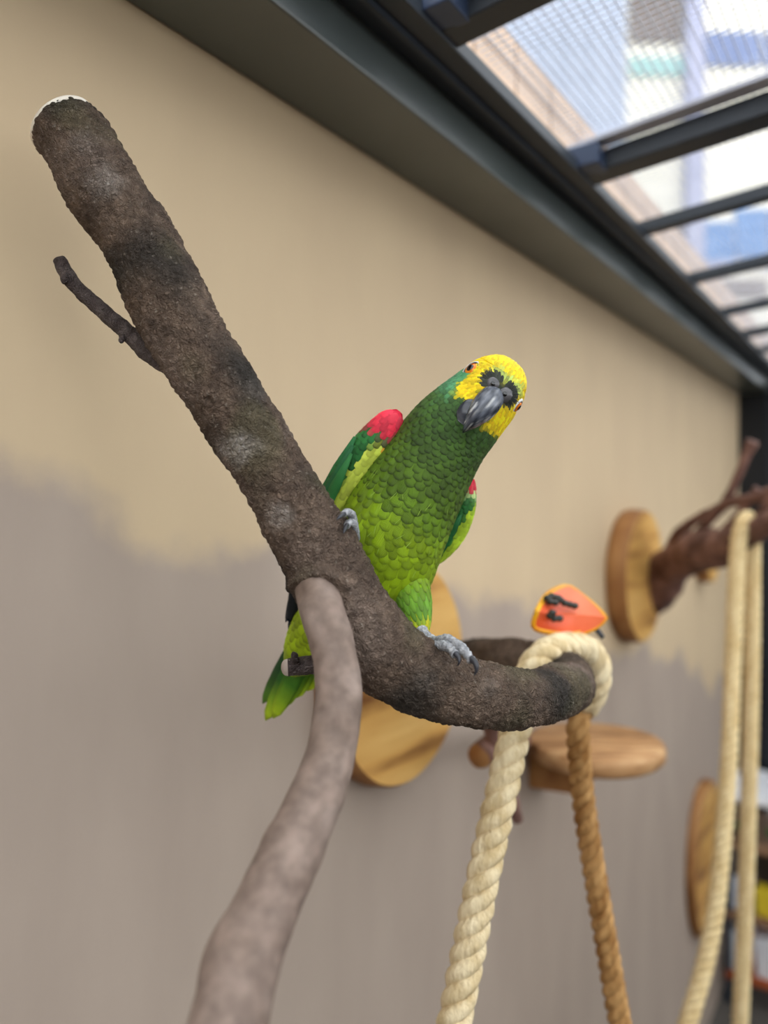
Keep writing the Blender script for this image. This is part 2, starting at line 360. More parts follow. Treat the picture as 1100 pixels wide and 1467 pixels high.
# round shelf
o = empty('round_shelf', W(wall_s(853)[0], 0, -.45)); tag(o, 'round wooden shelf on a block bracket fixed to the wall', 'shelf')
cc = P(853, 1060, 1.278); n = 64; rs = .1105
mb = MB(); vs = []
for k, z in ((.0, 0), (.96, 0), (1.0, -.006), (1.0, -.022), (.95, -.028), (0, -.028)):
    vs += [(cc.x+rs*k*math.cos(2*math.pi*j/n)*(1+.02*math.sin(3*2*math.pi*j/n+1)), cc.y+rs*k*math.sin(2*math.pi*j/n)*(1+.02*math.sin(3*2*math.pi*j/n+1)), cc.z+z) for j in range(n)]
mb.add(vs, [(i*n+j, i*n+(j+1) % n, (i+1)*n+(j+1) % n, (i+1)*n+j) for i in range(5) for j in range(n)])
mb.obj('shelf_top', M['shelf'], o)
ci = WM.inverted() @ cc
x0, x1 = ci.x-.012, ci.x+.085; zt = ci.z-.026
mb = MB(); yb = 0.0; yf = -.125
mb.add([(x0, yb, zt), (x1, yb, zt), (x1, yf, zt), (x0, yf, zt), (x0, yb, zt-.075), (x1, yb, zt-.075), (x1, yf+.05, zt-.07), (x0, yf+.05, zt-.07), (x0, yf, zt-.03), (x1, yf, zt-.03)],
       [(0,1,2,3), (4,7,6,5), (0,4,5,1), (3,2,9,8), (8,9,6,7), (1,5,6,9,2), (0,3,8,7,4)])
mb.obj('bracket_block', M['disc_edge'], o, smooth=False, bevel=.004, matrix=WM)

# ------------------------------------------------------------------ main perch
def fb(p, s): return noise.noise(p*s)
LICH = [(340, 640, 32, .95), (400, 738, 22, .7), (150, 262, 30, .6), (120, 205, 22, .3), (365, 560, 18, .25), (610, 975, 16, .25), (700, 985, 20, .25), (420, 610, 14, .3)]
def topx(q): return CX+q.x/q.y*F, HY-(q.z-CAMZ)/q.y*F
def bark_col(q, nn):
    x, y = topx(q)
    n1 = fb(q, 40)*.5+fb(q, 140)*.5; n2 = fb(q+V((3, 1, 2)), 18)
    c = mixc((86, 70, 59), (134, 113, 96), .5+n1*.9)
    c = mixc(c, (58, 52, 46), sm(.0, .5, n2)); c = mixc(c, (142, 124, 112), sm(.1, .6, -n2)*.6)
    c = mixc(c, (92, 90, 62), sm(.15, .6, fb(q+V((9, 9, 1)), 26))*.45)
    if nn.y < .2:
        for lx, ly, lr, st in LICH:
            dd = math.hypot(x-lx, y-ly)/lr
            if dd < 1.5: c = mixc(c, (176, 168, 160), st*sm(1.3, .3, dd+.45*fb(q, 90))*(.55+.9*abs(fb(q, 380))))
    sp = fb(q+V((5, 5, 5)), 420)
    if sp > .60: c = mixc(c, (180, 170, 155), .5)
    return lin(c)
KN = [(445, 712, 11, .0035), (428, 737, 13, .003), (300, 572, 16, .003), (452, 700, 7, .003), (100, 330, 18, .002), (575, 1005, 14, .002)]
def bark_disp(q, nn, s, th):
    d = .0022*fb(q, 22)+.0011*fb(q+V((2, 2, 2)), 65)
    dv = noise.voronoi(V((q.x*1.0, q.y*1.0, q.z*.8))*190)[0]
    d += .0012*min(1, (dv[1]-dv[0])*2.2)-.0006
    d += .0006*fb(q, 330)
    if nn.y < 0:
        x, y = topx(q)
        for kx, ky, kr, ka in KN:
            dd = math.hypot(x-kx, y-ky)/kr
            if dd < 1.6: d += ka*(math.exp(-dd*dd*2)-1.4*math.exp(-dd*dd*12))
        cd = math.hypot((x-457)/44, (y-858)/36)            # collar round the limb
        if cd < 1.8: d += .004*math.exp(-((cd-1.02)/.22)**2)
    return d
perch = empty('tree_branch_perch', P(586, 961, .99)); tag(perch, 'thick rough dark bark branch perch with a smooth limb, gripped by the parrot', 'branch')
trunk = [(93, 184, .535, 50), (117, 214, .532, 52), (153, 280, .528, 54), (198, 345, .523, 54), (232, 414, .518, 55), (264, 478, .514, 56), (300, 534, .51, 54.5),
         (359, 623, .505, 53.5), (398, 691, .502, 52.5), (430, 746, .50, 55), (462, 802, .50, 57), (503, 880, .50, 60), (550, 938, .502, 58), (607, 970, .507, 53),
         (679, 993, .517, 48), (732, 999, .535, 42.5), (774, 997, .565, 39), (803, 991, .61, 38), (818, 980, .67, 34), (810, 966, .73, 33), (775, 953, .79, 31), (710, 943, .87, 29), (650, 948, .94, 28), (588, 961, 1.0, 28)]
mb = MB(); sweep(mb, px_path(trunk), 1300, 180, bark_disp, bark_col); clear_wall(mb, .012).obj('trunk', M['bark'], perch)
tp = px_path(trunk); ax = (V(tp[0][:3])-V(tp[1][:3])).normalized()
a0 = V(tp[0][:3]); mb = MB(); sweep(mb, [tuple(a0-ax*.001)+(tp[0][3]*.99,), tuple(a0+ax*.0022)+(tp[0][3]*1.0,)], 4, 64)
mb.obj('cut_face', M['cut'], perch)['label'] = 'pale sawn end of the branch'
def limb_col(q, nn):
    n1 = fb(q, 60)*.5+fb(q, 200)*.5; c = mixc((112, 95, 85), (138, 120, 109), .5+n1)
    c = mixc(c, (158, 142, 132), sm(.15, .5, fb(q+V((4, 4, 4)), 42))*.4); c = mixc(c, (110, 92, 80), sm(.2, .6, fb(q+V((7, 1, 4)), 36))*.4)
    return lin(c)
def limb_disp(q, nn, s, th): return .0012*fb(q, 28)+.0005*fb(q, 90)+.0022*max(0, fb(q+V((8, 3, 3)), 34)-.35)*2
limb = [(452, 838, .497, 30), (457, 858, .478, 33), (464, 885, .466, 33.5), (478, 930, .458, 33), (486, 996, .447, 33), (472, 1084, .43, 36), (439, 1172, .41, 41), (407, 1243, .393, 45.5),
        (380, 1305, .38, 48), (352, 1371, .367, 53), (327, 1463, .35, 58), (300, 1580, .33, 63), (270, 1720, .31, 68)]
mb = MB(); sweep(mb, px_path(limb), 300, 72, limb_disp, limb_col); mb.obj('limb', M['smooth_bark'], perch)['label'] = 'smooth grey-brown limb'
def twig_col(q, nn): return lin(mixc((84, 72, 70), (116, 104, 100), .5+fb(q, 120)))
def twig_disp(q, nn, s, th): return .0007*fb(q, 130)+.0004*fb(q, 400)
mb = MB(); sweep(mb, px_path([(86, 373, .545, 9), (93, 388, .543, 10.5), (110, 412, .54, 10.5), (150, 448, .533, 11.5), (190, 483, .525, 13), (214, 503, .518, 16), (244, 520, .512, 18), (272, 532, .51, 17)]), 120, 32, twig_disp, twig_col)
sweep(mb, px_path([(98, 392, .541, 6), (93, 401, .536, 6.5), (91, 405, .534, 3)]), 10, 14, twig_disp, twig_col)
sweep(mb, px_path([(178, 478, .524, 6), (174, 488, .52, 5), (173, 491, .519, 2.5)]), 10, 14, twig_disp, twig_col)
mb.obj('twig', M['bark'], perch)
mb = MB(); sweep(mb, px_path([(412, 956, .508, 12.5), (425, 955, .509, 12.5), (450, 952, .51, 13.5), (505, 948, .505, 18)]), 60, 32, twig_disp, twig_col)
sweep(mb, px_path([(424, 946, .503, 5), (421, 938, .50, 5.5), (419, 935, .499, 2.5)]), 10, 14, twig_disp, twig_col)
mb.obj('stub', M['bark'], perch)
mb = MB(); q0 = P(413, 956, .508); q1 = P(410.5, 956.2, .5068); sweep(mb, [tuple(q0)+(.0056,), tuple(q1)+(.0054,)], 4, 28); mb.obj('cut_face', M['stubcut'], perch)

# ------------------------------------------------------------------ ropes
def rope(name, path, r, pitch, mat, label, per=5):
    o = empty(name, V(path[-1][:3])); tag(o, label, 'rope')
    sm_, L = crom(path, max(60, int(2))); n = int(L/pitch*3*per*1.4)
    sm_, L = crom(path, n); pos = [V(p[:3]) for p in sm_]; T, A, B = frames(pos)
    for k in range(3):
        pts = []
        for i in range(n):
            ph = 2*math.pi*(L*i/(n-1))/pitch+k*2*math.pi/3
            c = pos[i]+(A[i]*math.cos(ph)+B[i]*math.sin(ph))*r*.50
            pts.append(tuple(c)+(r*.54,))
        mb = MB(); pp = [V(p[:3]) for p in pts]; T2, A2, B2 = frames(pp); ns = 14; vs = []
        for i in range(n):
            for j in range(ns):
                th = 2*math.pi*j/ns; vs.append(pp[i]+(A2[i]*math.cos(th)+B2[i]*math.sin(th))*r*.54*(1+.03*math.sin(i*2.1+j)))
        mb.add(vs, [(i*ns+j, i*ns+(j+1) % ns, (i+1)*ns+(j+1) % ns, (i+1)*ns+j) for i in range(n-1) for j in range(ns)]+[tuple(range(ns))[::-1], tuple((n-1)*ns+j for j in range(ns))])
        mb.obj('strand', mat, o)
    return o
def rp(l): return [tuple(P(*p)) for p in l]
rope('sisal_rope', rp([(612, 1640, .60), (650, 1467, .62), (690, 1265, .64), (722, 1120, .66), (742, 1030, .685), (757, 968, .70), (782, 936, .715), (815, 926, .745), (843, 932, .765), (856, 958, .775), (851, 990, .785), (838, 1012, .80)]), .0140, .050, M['rope'],
     'thick pale twisted sisal rope looped over the branch end and hanging down')
rope('sisal_rope', rp([(842, 998, .815), (833, 1022, .80), (828, 1050, .79), (836, 1150, .80), (858, 1290, .80), (888, 1467, .80), (915, 1620, .80)]), .0120, .042, M['rope_brown'],
     'worn brown twisted rope hanging from the branch end, below the papaya')
rope('sisal_rope', rp([(925, 1640, 1.22), (985, 1467, 1.27), (1022, 1320, 1.31), (1042, 1120, 1.36), (1050, 940, 1.40), (1056, 800, 1.42), (1062, 757, 1.425), (1070, 742, 1.44), (1077, 757, 1.46), (1078, 800, 1.465), (1076, 1000, 1.46), (1069, 1250, 1.45), (1060, 1467, 1.44), (1054, 1600, 1.44)]), .0148, .05, M['rope_far'],
     'cream rope draped double over the driftwood branch', per=4)

# ------------------------------------------------------------------ driftwood on the second slab
o = empty('driftwood_perch', P(930, 850, 1.9)); tag(o, 'gnarled reddish brown driftwood perch growing out of a wall slab', 'branch')
def gd(q, nn, s, th): return .007*fb(q, 16)+.004*fb(q, 45)
for nm, l in (('trunk', [(926, 848, 1.88, 36), (940, 838, 1.84, 34), (962, 812, 1.77, 28), (1000, 790, 1.66, 29), (1040, 782, 1.55, 27), (1070, 766, 1.46, 20), (1110, 745, 1.38, 17), (1180, 720, 1.28, 14)]),
              ('branch', [(955, 805, 1.79, 11), (972, 766, 1.72, 9), (1000, 742, 1.66, 6.5), (1035, 722, 1.60, 6), (1056, 684, 1.56, 6), (1070, 650, 1.54, 7), (1079, 632, 1.53, 9)]),
              ('branch', [(985, 785, 1.70, 10), (1010, 752, 1.63, 7), (1040, 722, 1.57, 8), (1070, 716, 1.5, 8), (1105, 706, 1.45, 10), (1160, 690, 1.4, 9)]),
              ('branch', [(1040, 780, 1.55, 13), (1068, 762, 1.5, 11), (1085, 745, 1.45, 10), (1120, 700, 1.4, 8)]),
              ('branch', [(1000, 795, 1.66, 14), (1030, 770, 1.58, 8), (1060, 735, 1.52, 6), (1085, 700, 1.48, 6)])):
    mb = MB(); sweep(mb, px_path(l), 90, 28, gd if nm == 'trunk' else (lambda q, a, b, c: .002*fb(q, 60))); clear_wall(mb, .02).obj(nm, M['gnarl'], o)
# low perch stump behind the sisal rope
o = empty('stub_perch', P(692, 1080, 1.0)); tag(o, 'short dark branch stub with a cut brown end behind the pale rope', 'branch')
mb = MB(); sweep(mb, px_path([(704, 1000, .93, 15), (706, 1045, .935, 15), (722, 1110, .94, 12), (742, 1176, .945, 8)]), 50, 24, lambda q, a, b, c: .002*fb(q, 60)); mb.obj('stem', M['gnarl'], o)
ws = wall_s(745, .0)
e = W(ws[0], 0, (HY-1062)/F*ws[1])
mb = MB(); sweep(mb, [tuple(P(688, 1082, .93))+(.0155,), tuple(P(704, 1072, .95))+(.017,), tuple(P(735, 1062, 1.05))+(.016,), tuple(e)+(.018,)], 40, 24, lambda q, a, b, c: .002*fb(q, 60)); clear_wall(mb, .0005).obj('stem', M['gnarl'], o)
mb = MB(); sweep(mb, [tuple(P(689, 1081.6, .931))+(.0156,), tuple(P(685, 1083, .926))+(.0146,)], 4, 24); mb.obj('cut_face', M['disc_edge'], o)

# ------------------------------------------------------------------ papaya on a skewer
o = empty('papaya_slice', P(815, 905, .75)); tag(o, 'orange papaya wedge with black seeds resting on the rope', 'fruit')
Lp = P(769, 875, .735); Rp = P(868, 884, .765)
def cur(pts, n): return [V(p) for p in crom([tuple(P(*p)) for p in pts], n)[0]]
n = 25
top = cur([(769, 875, .735), (782, 853, .765), (800, 841, .80), (816, 838, .82), (838, 853, .815), (858, 871, .79), (868, 884, .765)], n)
fro = cur([(769, 875, .735), (764, 898, .742), (785, 906, .746), (815, 909, .75), (842, 904, .757), (860, 894, .764), (868, 884, .765)], n)
mid = [Lp.lerp(Rp, i/(n-1)) for i in range(n)]
mb = MB()
for row in (top, fro):
    vs = []; K = 6
    for k in range(K):
        for i in range(n):
            q = mid[i].lerp(row[i], k/(K-1)); hollow = math.exp(-((i/(n-1)-.28)/.2)**2)*math.exp(-(k/(K-1)/.45)**2)
            vs.append(q+V((0, .006, -.004))*hollow)
    mb.add(vs, [(k*n+i, k*n+i+1, (k+1)*n+i+1, (k+1)*n+i) for k in range(K-1) for i in range(n-1)])
mb.obj('flesh', M['flesh'], o)
mb = MB(); vs = []; K = 8
for k in range(K):
    f = k/(K-1)
    for i in range(n):
        q = top[i].lerp(fro[i], f); b = math.sin(math.pi*f)*math.sin(math.pi*i/(n-1)); vs.append(q+V((0, .022, -.010))*b)
mb.add(vs, [(k*n+i, k*n+i+1, (k+1)*n+i+1, (k+1)*n+i) for k in range(K-1) for i in range(n-1)])
so = mb.obj('skin', M['skin_fruit'], o); md = so.modifiers.new('rim', 'SOLIDIFY'); md.thickness = .0048; md.offset = 0
def ball(mb, c, r, ax=(1, 1, 1), nu=12, nv=8, col=(1, 1, 1, 1)):
    vs = []; 
    for i in range(nv+1):
        for j in range(nu):
            a = math.pi*i/nv; b = 2*math.pi*j/nu
            vs.append((c.x+r*ax[0]*math.sin(a)*math.cos(b), c.y+r*ax[1]*math.sin(a)*math.sin(b), c.z+r*ax[2]*math.cos(a)))
    return mb.add(vs, [(i*nu+j, i*nu+(j+1) % nu, (i+1)*nu+(j+1) % nu, (i+1)*nu+j) for i in range(nv) for j in range(nu)], [col]*len(vs))
for x, y, d in ((784, 857, .752), (790, 854, .758), (797, 856, .760), (788, 862, .748), (795, 863, .75), (803, 860, .757), (809, 864, .754), (816, 866, .756), (823, 868, .757), (788, 882, .737), (794, 886, .738), (801, 886, .74), (791, 878, .736), (800, 857, .765)):
    mb = MB(); ball(mb, P(x, y, d), .0036, (1.15, 1, .95)); mb.obj('seed', M['seed'], o)
o = MB(); sweep(o, px_path([(835, 880, .775, 4), (850, 896, .768, 4), (864, 914, .762, 3.5)]), 12, 12); o = o.obj('skewer', M['claw']); tag(o, 'dark wooden skewer poking out under the papaya', 'skewer')

# ------------------------------------------------------------------ plant rack in the far corner
o = empty('plant_rack', W(3.0, .3, -CAMZ)); tag(o, 'low wooden plant rack in the far corner by the black post', 'rack')
rk = noise_mat('orange_board', (150, 72, 36), (176, 92, 50), 8, .6); rk2 = noise_mat('brown_board', (128, 96, 72), (152, 118, 90), 8, .6); wt = noise_mat('white_plastic', (226, 230, 238), (240, 242, 246), 6, .4)
for h, mt in ((-1.59, rk), (-1.385, rk2), (-1.145, rk2), (-.985, wt)):
    wbox('shelf_board', 2.82, 3.15, .02, .8, h-.022, h, mt, o, .003)
for s in (2.84, 3.13):
    for wo in (.03, .78): wbox('upright', s-.012, s+.012, wo-.012, wo+.012, -CAMZ, -.985, M['frame'], o)
def tub(s, wo, h, a, b, hh, mat, name, label, cat, grp=None):
    mb = MB(); k = .86
    mb.add([(s-a*k, -wo-b*k, h), (s+a*k, -wo-b*k, h), (s+a*k, -wo+b*k, h), (s-a*k, -wo+b*k, h), (s-a, -wo-b, h+hh), (s+a, -wo-b, h+hh), (s+a, -wo+b, h+hh), (s-a, -wo+b, h+hh)],
           [(0,3,2,1), (4,5,6,7), (0,1,5,4), (1,2,6,5), (2,3,7,6), (3,0,4,7)])
    ob = mb.obj(name, mat, None, smooth=False, bevel=.006, matrix=WM); return tag(ob, label, cat, grp)
tub(2.885, .062, -1.59, .05, .038, .13, wt, 'storage_tub', 'white plastic tub on the bottom rack board, against the plaster wall', 'tub', 'white tubs on the rack')
tub(2.885, .165, -1.59, .05, .055, .13, wt, 'storage_tub', 'wider white plastic tub on the bottom rack board, away from the wall', 'tub', 'white tubs on the rack')
tub(2.875, .145, -1.385, .035, .035, .09, noise_mat('yellow_plastic', (226, 200, 40), (238, 214, 60), 6, .4), 'plant_pot', 'small yellow pot on the brown rack board', 'pot')
tub(2.875, .06, -1.385, .028, .028, .10, wt, 'plant_pot', 'small white pot beside the yellow pot on the rack', 'pot')
tub(3.03, .18, -1.385, .06, .09, .17, noise_mat('dark_crate', (66, 56, 50), (84, 72, 64), 6, .6), 'crate', 'dark crate behind the yellow pot on the rack', 'crate')
lf = noise_mat('leaf_green', (62, 108, 48), (96, 146, 70), 20, .5)
for q, (s, wo) in enumerate(((2.89, .075), (2.89, .175))):
    pl = empty('potted_plant', W(s, wo, -1.145)); tag(pl, ('low leafy green plant on the rack, close to the plaster wall', 'low leafy green plant on the rack, standing away from the wall')[q], 'plant', 'plants on the rack')
    for k in range(16):
        a = k*2.4; ln = .05+.02*R.random(); d = V((math.cos(a), math.sin(a), .8+.5*R.random())).normalized(); b = W(s, wo, -1.145); sd = d.cross(V((0, 0, 1))).normalized()*.014
        MB().add([b, b+d*ln*.5+sd, b+d*ln, b+d*ln*.5-sd, b+d*ln*.5+V((0, 0, .004))], [(0, 1, 4), (1, 2, 4), (2, 3, 4), (3, 0, 4)]).obj('leaf', lf, pl)

# ------------------------------------------------------------------ parrot
parrot = empty('parrot', P(640, 930, .53)); tag(parrot, 'green parrot with yellow head and red shoulder gripping the branch, head tilted', 'parrot')
PX = .548/F
class Loft:
    def __init__(s, secs, n=140):
        s.p, s.L = crom([tuple(P(x, y, d))+(a*d/F, b*d/F) for x, y, d, a, b in secs], n); s.n = n
        pos = [V(q[:3]) for q in s.p]; s.T = [(pos[min(n-1, i+1)]-pos[max(0, i-1)]).normalized() for i in range(n)]
        s.pos = pos; s.Rt = []; s.Fr = []
        for t in s.T:
            r = t.cross(V((0, 1, 0))).normalized(); f = r.cross(t).normalized()
            if f.y > 0: f = -f
            s.Rt.append(r); s.Fr.append(f)
    def at(s, t, th):
        x = max(0., min(.9999, t))*(s.n-1); i = int(x); f = x-i
        g = lambda A: A[i].lerp(A[i+1], f)
        a = s.p[i][3]*(1-f)+s.p[i+1][3]*f; b = s.p[i][4]*(1-f)+s.p[i+1][4]*f
        return g(s.pos)+g(s.Rt)*max(a, 1e-5)*math.cos(th)+g(s.Fr)*max(b, 1e-5)*math.sin(th)
    def nrm(s, t, th):
        d1 = s.at(min(t+.004, .9999), th)-s.at(max(t-.004, 0), th); d2 = s.at(t, th+.03)-s.at(t, th-.03)
        nn = d1.cross(d2); 
        if nn.length < 1e-12: return s.T[-1].copy(), s.Fr[-1].copy()
        nn.normalize(); c = s.pos[int(max(0, min(.9999, t))*(s.n-1))]
        if nn.dot(s.at(t, th)-c) < 0: nn = -nn
        return nn, d1.normalized()
    def mesh(s, mb, nr, ns, colf):
        vs = [s.at(i/(nr-1), 2*math.pi*j/ns) for i in range(nr) for j in range(ns)]
        mb.add(vs, [(i*ns+j, i*ns+(j+1) % ns, (i+1)*ns+(j+1) % ns, (i+1)*ns+j) for i in range(nr-1) for j in range(ns)]+[tuple(range(ns)), tuple((nr-1)*ns+j for j in range(ns))[::-1]],
               [lin(colf(q)) for q in vs])
FV = [0, .3, .6, .8, .93, 1.0]; FU = [-1, -.5, 0, .5, 1]
def fw(v): return min(1., (v*3.2+.12)**.6)*(1 if v < .5 else math.sqrt(max(0., 1-((v-.5)/.5)**2.4)))
def feather(mb, base, d, nn, L, Wd, col, edge=.5, lift=.1, cup=.25, tipcol=None, curve=0.):
    d = (d-nn*d.dot(nn)).normalized(); sd = d.cross(nn).normalized(); vs = []; cs = []; uv = []
    for v in FV:
        ww = Wd*max(fw(v), .05)
        for u in FU:
            vs.append(base+d*L*v+sd*u*ww+nn*(lift*L*v-cup*Wd*u*u*fw(v)-curve*L*v*v))
            k = max(sm(.72, 1, v), sm(.6, 1, abs(u))*.7*sm(.2, .6, v)); c = mixc(col, tuple(x*.35 for x in col), k*edge)
            if tipcol: c = mixc(c, tipcol, sm(.6, .95, v))
            cs.append(lin(c)); uv.append((u, v))
    nu = len(FU)
    mb.add(vs, [(i*nu+j, i*nu+j+1, (i+1)*nu+j+1, (i+1)*nu+j) for i in range(len(FV)-1) for j in range(nu-1)], cs, uv)
def sfeather(mb, lf, t, th, dd, L, Wd, col, edge=.5, lift=.08, cup=.12, off=.0003):
    """feather laid on a loft surface, running in the direction dd"""
    nn, ta = lf.nrm(t, th); sd = nn.cross(ta).normalized(); e = (lf.at(t, th+.02)-lf.at(t, th-.02)); g = 1 if e.dot(sd) > 0 else -1; rr = max(e.length/.04, 8*PX)
    d = dd-nn*dd.dot(nn); d.normalize(); a, b = d.dot(ta), d.dot(sd)
    vs = []; cs = []; uv = []
    for v in FV:
        ww = Wd*max(fw(v), .05)
        for u in FU:
            x = a*L*v-b*u*ww; y = b*L*v+a*u*ww; t2 = max(.001, min(.998, t+x/lf.L)); th2 = th+g*y/rr
            vs.append(lf.at(t2, th2)+nn*(off+lift*L*v-cup*Wd*u*u*fw(v)))
            k = max(sm(.74, 1, v), sm(.6, 1, abs(u))*.8*sm(.3, .7, v)); cs.append(lin(mixc(col, tuple(q*.35 for q in col), k*edge))); uv.append((u, v))
    nu = len(FU)
    mb.add(vs, [(i*nu+j, i*nu+j+1, (i+1)*nu+j+1, (i+1)*nu+j) for i in range(len(FV)-1) for j in range(nu-1)], cs, uv)
HC = (712., 556.)
def hl(x, y): dx = x-HC[0]; dy = y-HC[1]; return dx*.773+dy*.634, dx*.634-dy*.773
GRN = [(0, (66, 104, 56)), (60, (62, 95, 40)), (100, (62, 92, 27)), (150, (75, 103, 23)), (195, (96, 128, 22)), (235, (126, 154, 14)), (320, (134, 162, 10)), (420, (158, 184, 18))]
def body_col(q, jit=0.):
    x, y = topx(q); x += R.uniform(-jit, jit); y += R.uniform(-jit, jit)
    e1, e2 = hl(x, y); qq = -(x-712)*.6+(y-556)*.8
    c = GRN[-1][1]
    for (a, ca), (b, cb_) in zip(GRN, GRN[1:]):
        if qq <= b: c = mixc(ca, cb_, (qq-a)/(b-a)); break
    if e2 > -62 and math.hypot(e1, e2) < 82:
        c = mixc(c, (84, 150, 104), sm(-34, -42, e1)*sm(-60, -30, e2)*sm(8, -4, e2))
        yl = max(sm(-6, 2, e2)*sm(-52, -46, e1), sm(-46, -38, e1)*sm(-8, -16, e1)*sm(-42, -32, e2)*sm(8, 0, e2), sm(14, 20, e1)*sm(-52, -44, e2)*sm(8, 0, e2))
        c = mixc(c, (252, 214, 22), yl)
        if q.y < .54:
            c = mixc(c, (176, 214, 130), .75*sm(-22, -12, e1)*sm(34, 24, e1)*sm(8, 13, e2)*sm(26, 17, e2))
            dn = min(math.hypot(e1+9, e2-3), math.hypot(e1-15, e2-2)); c = mixc(c, (58, 62, 52), sm(17, 10, dn)*sm(-12, -4, e2))
    return c
body = Loft([(418, 962, .612, 8, 8), (430, 945, .606, 26, 22), (456, 908, .60, 42, 36), (508, 862, .585, 60, 52), (543, 818, .574, 73, 66), (561, 763, .567, 77, 72), (590, 706, .562, 71.5, 70), (618, 658, .558, 65, 66),
             (641, 624, .554, 61, 60), (665, 598, .55, 57, 56), (688, 575, .547, 52, 52), (703, 559, .546, 48.5, 50), (718, 543, .546, 42.5, 45), (729, 530.5, .546, 31.5, 34), (735, 523.5, .546, 19, 21), (738, 520, .546, 4, 4)], 220)
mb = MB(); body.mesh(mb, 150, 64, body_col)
thigh = Loft([(572, 790, .578, 20, 24), (582, 826, .562, 30, 30), (594, 866, .548, 25, 23), (601, 890, .542, 17, 16), (604, 906, .538, 10, 10)], 60)
def thigh_col(q, jit=0):
    x, y = topx(q); y += R.uniform(-jit, jit); return mixc(mixc((128, 160, 14), (104, 152, 44), sm(820, 860, y)), (240, 214, 24), sm(874, 894, y))
thigh.mesh(mb, 40, 32, thigh_col)
mb.obj('body', M['down'], parrot)
# contour feathers
mb = MB(); t = .03; row = 0
while t < .985:
    q0 = body.at(t, math.pi/2); x, y = topx(q0); qq = -(body.pos[int(t*219)].x/body.pos[int(t*219)].y*F+550-712)*.6+(topx(body.pos[int(t*219)])[1]-556)*.8
    hd = sm(75, 30, qq)
    L = (26*sm(60, 220, qq)+16*(1-sm(60, 220, qq)))*(1-hd)+9.5*hd; Wd = (11.5*sm(60, 220, qq)+8.5*(1-sm(60, 220, qq)))*(1-hd)+2.3*hd
    i = int(t*219); a = body.p[i][3]; b = body.p[i][4]; circ = math.pi*(a+b)
    n = max(6, int(circ/(Wd*PX*1.4)))
    for k in range(n):
        th = 2*math.pi*(k+.5*(row % 2)+R.uniform(-.16, .16))/n; tt = t+R.uniform(-.2, .2)*L*PX*.42/body.L
        q = body.at(tt, th); nn, ta = body.nrm(tt, th); x, y = topx(q); e1, e2 = hl(x, y); front = nn.y < .1
        if front and abs(e1-3) < 15 and -50 < e2 < 6: continue
        if math.hypot((e1+46)/9, (e2+2)/15) < 1 or math.hypot(e1-41, e2+1) < 8: continue
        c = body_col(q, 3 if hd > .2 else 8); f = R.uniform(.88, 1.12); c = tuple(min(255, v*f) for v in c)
        isy = c[0] > 190
        dd = -ta+V((R.uniform(-.12, .12), R.uniform(-.12, .12), R.uniform(-.12, .12)))
        if hd > .3 and front and math.hypot(e1-3, e2) < 60:         # face feathers radiate from the beak
            rad = (q-P(714, 560, q.y)); rad.y = 0; dd = (rad.normalized()*.8-ta*.35) if e2 < 20 else (rad.normalized()*.9+ta*.1)
        sfeather(mb, body, tt, th, dd, L*PX*R.uniform(.9, 1.12), Wd*PX*R.uniform(.95, 1.15), c, edge=(.08 if isy else .6*(1-sm(170, 260, qq)*.5)*(1-.6*hd)), lift=.045+.03*R.random())
    t += L*PX*.42/body.L; row += 1
t = .1; row = 0
while t < .97:
    n = 13
    for k in range(n):
        th = 2*math.pi*(k+.5*(row % 2))/n; q = thigh.at(t, th); nn, ta = thigh.nrm(t, th); c = thigh_col(q, 6); f = R.uniform(.9, 1.1)
        sfeather(mb, thigh, t, th, ta, 19*PX, 6.5*PX*(1-.4*t), tuple(min(255, v*f) for v in c), edge=.35, lift=.03)
    t += .085; row += 1
# loose pale filaments on the breast
for k in range(45):
    t = R.uniform(.28, .62); th = math.pi/2+R.uniform(-1.1, 1.1); q = body.at(t, th); nn, ta = body.nrm(t, th)
    feather(mb, q+nn*.0014, -ta+V((R.uniform(-.6, .6), 0, R.uniform(-.6, .6))), nn, R.uniform(8, 17)*PX, .32*PX, (150, 182, 70), edge=0, lift=.05)
# bristles round the cere
for k in range(260):
    lf2 = k % 2; a = R.uniform(1.0, 3.5) if lf2 else R.uniform(-.5, 2.1); ca, cb2 = (-9, 2) if lf2 else (15, 1.5); r0 = R.uniform(5, 12)
    q = P(*[712+.773*(ca+math.cos(a)*r0)+.634*(cb2+math.sin(a)*r0), 556+.634*(ca+math.cos(a)*r0)-.773*(cb2+math.sin(a)*r0), .5215+.0012*R.random()])
    e = V((.773*math.cos(a)+.634*math.sin(a), 0, -(.634*math.cos(a)-.773*math.sin(a))))
    feather(mb, q, e, V((0, -1, 0)), R.uniform(6, 12)*PX, .38*PX, (40, 44, 38), edge=0, lift=-.32)
pm = mb.obj('plumage', M['plumage'], parrot); pm['kind'] = 'stuff'

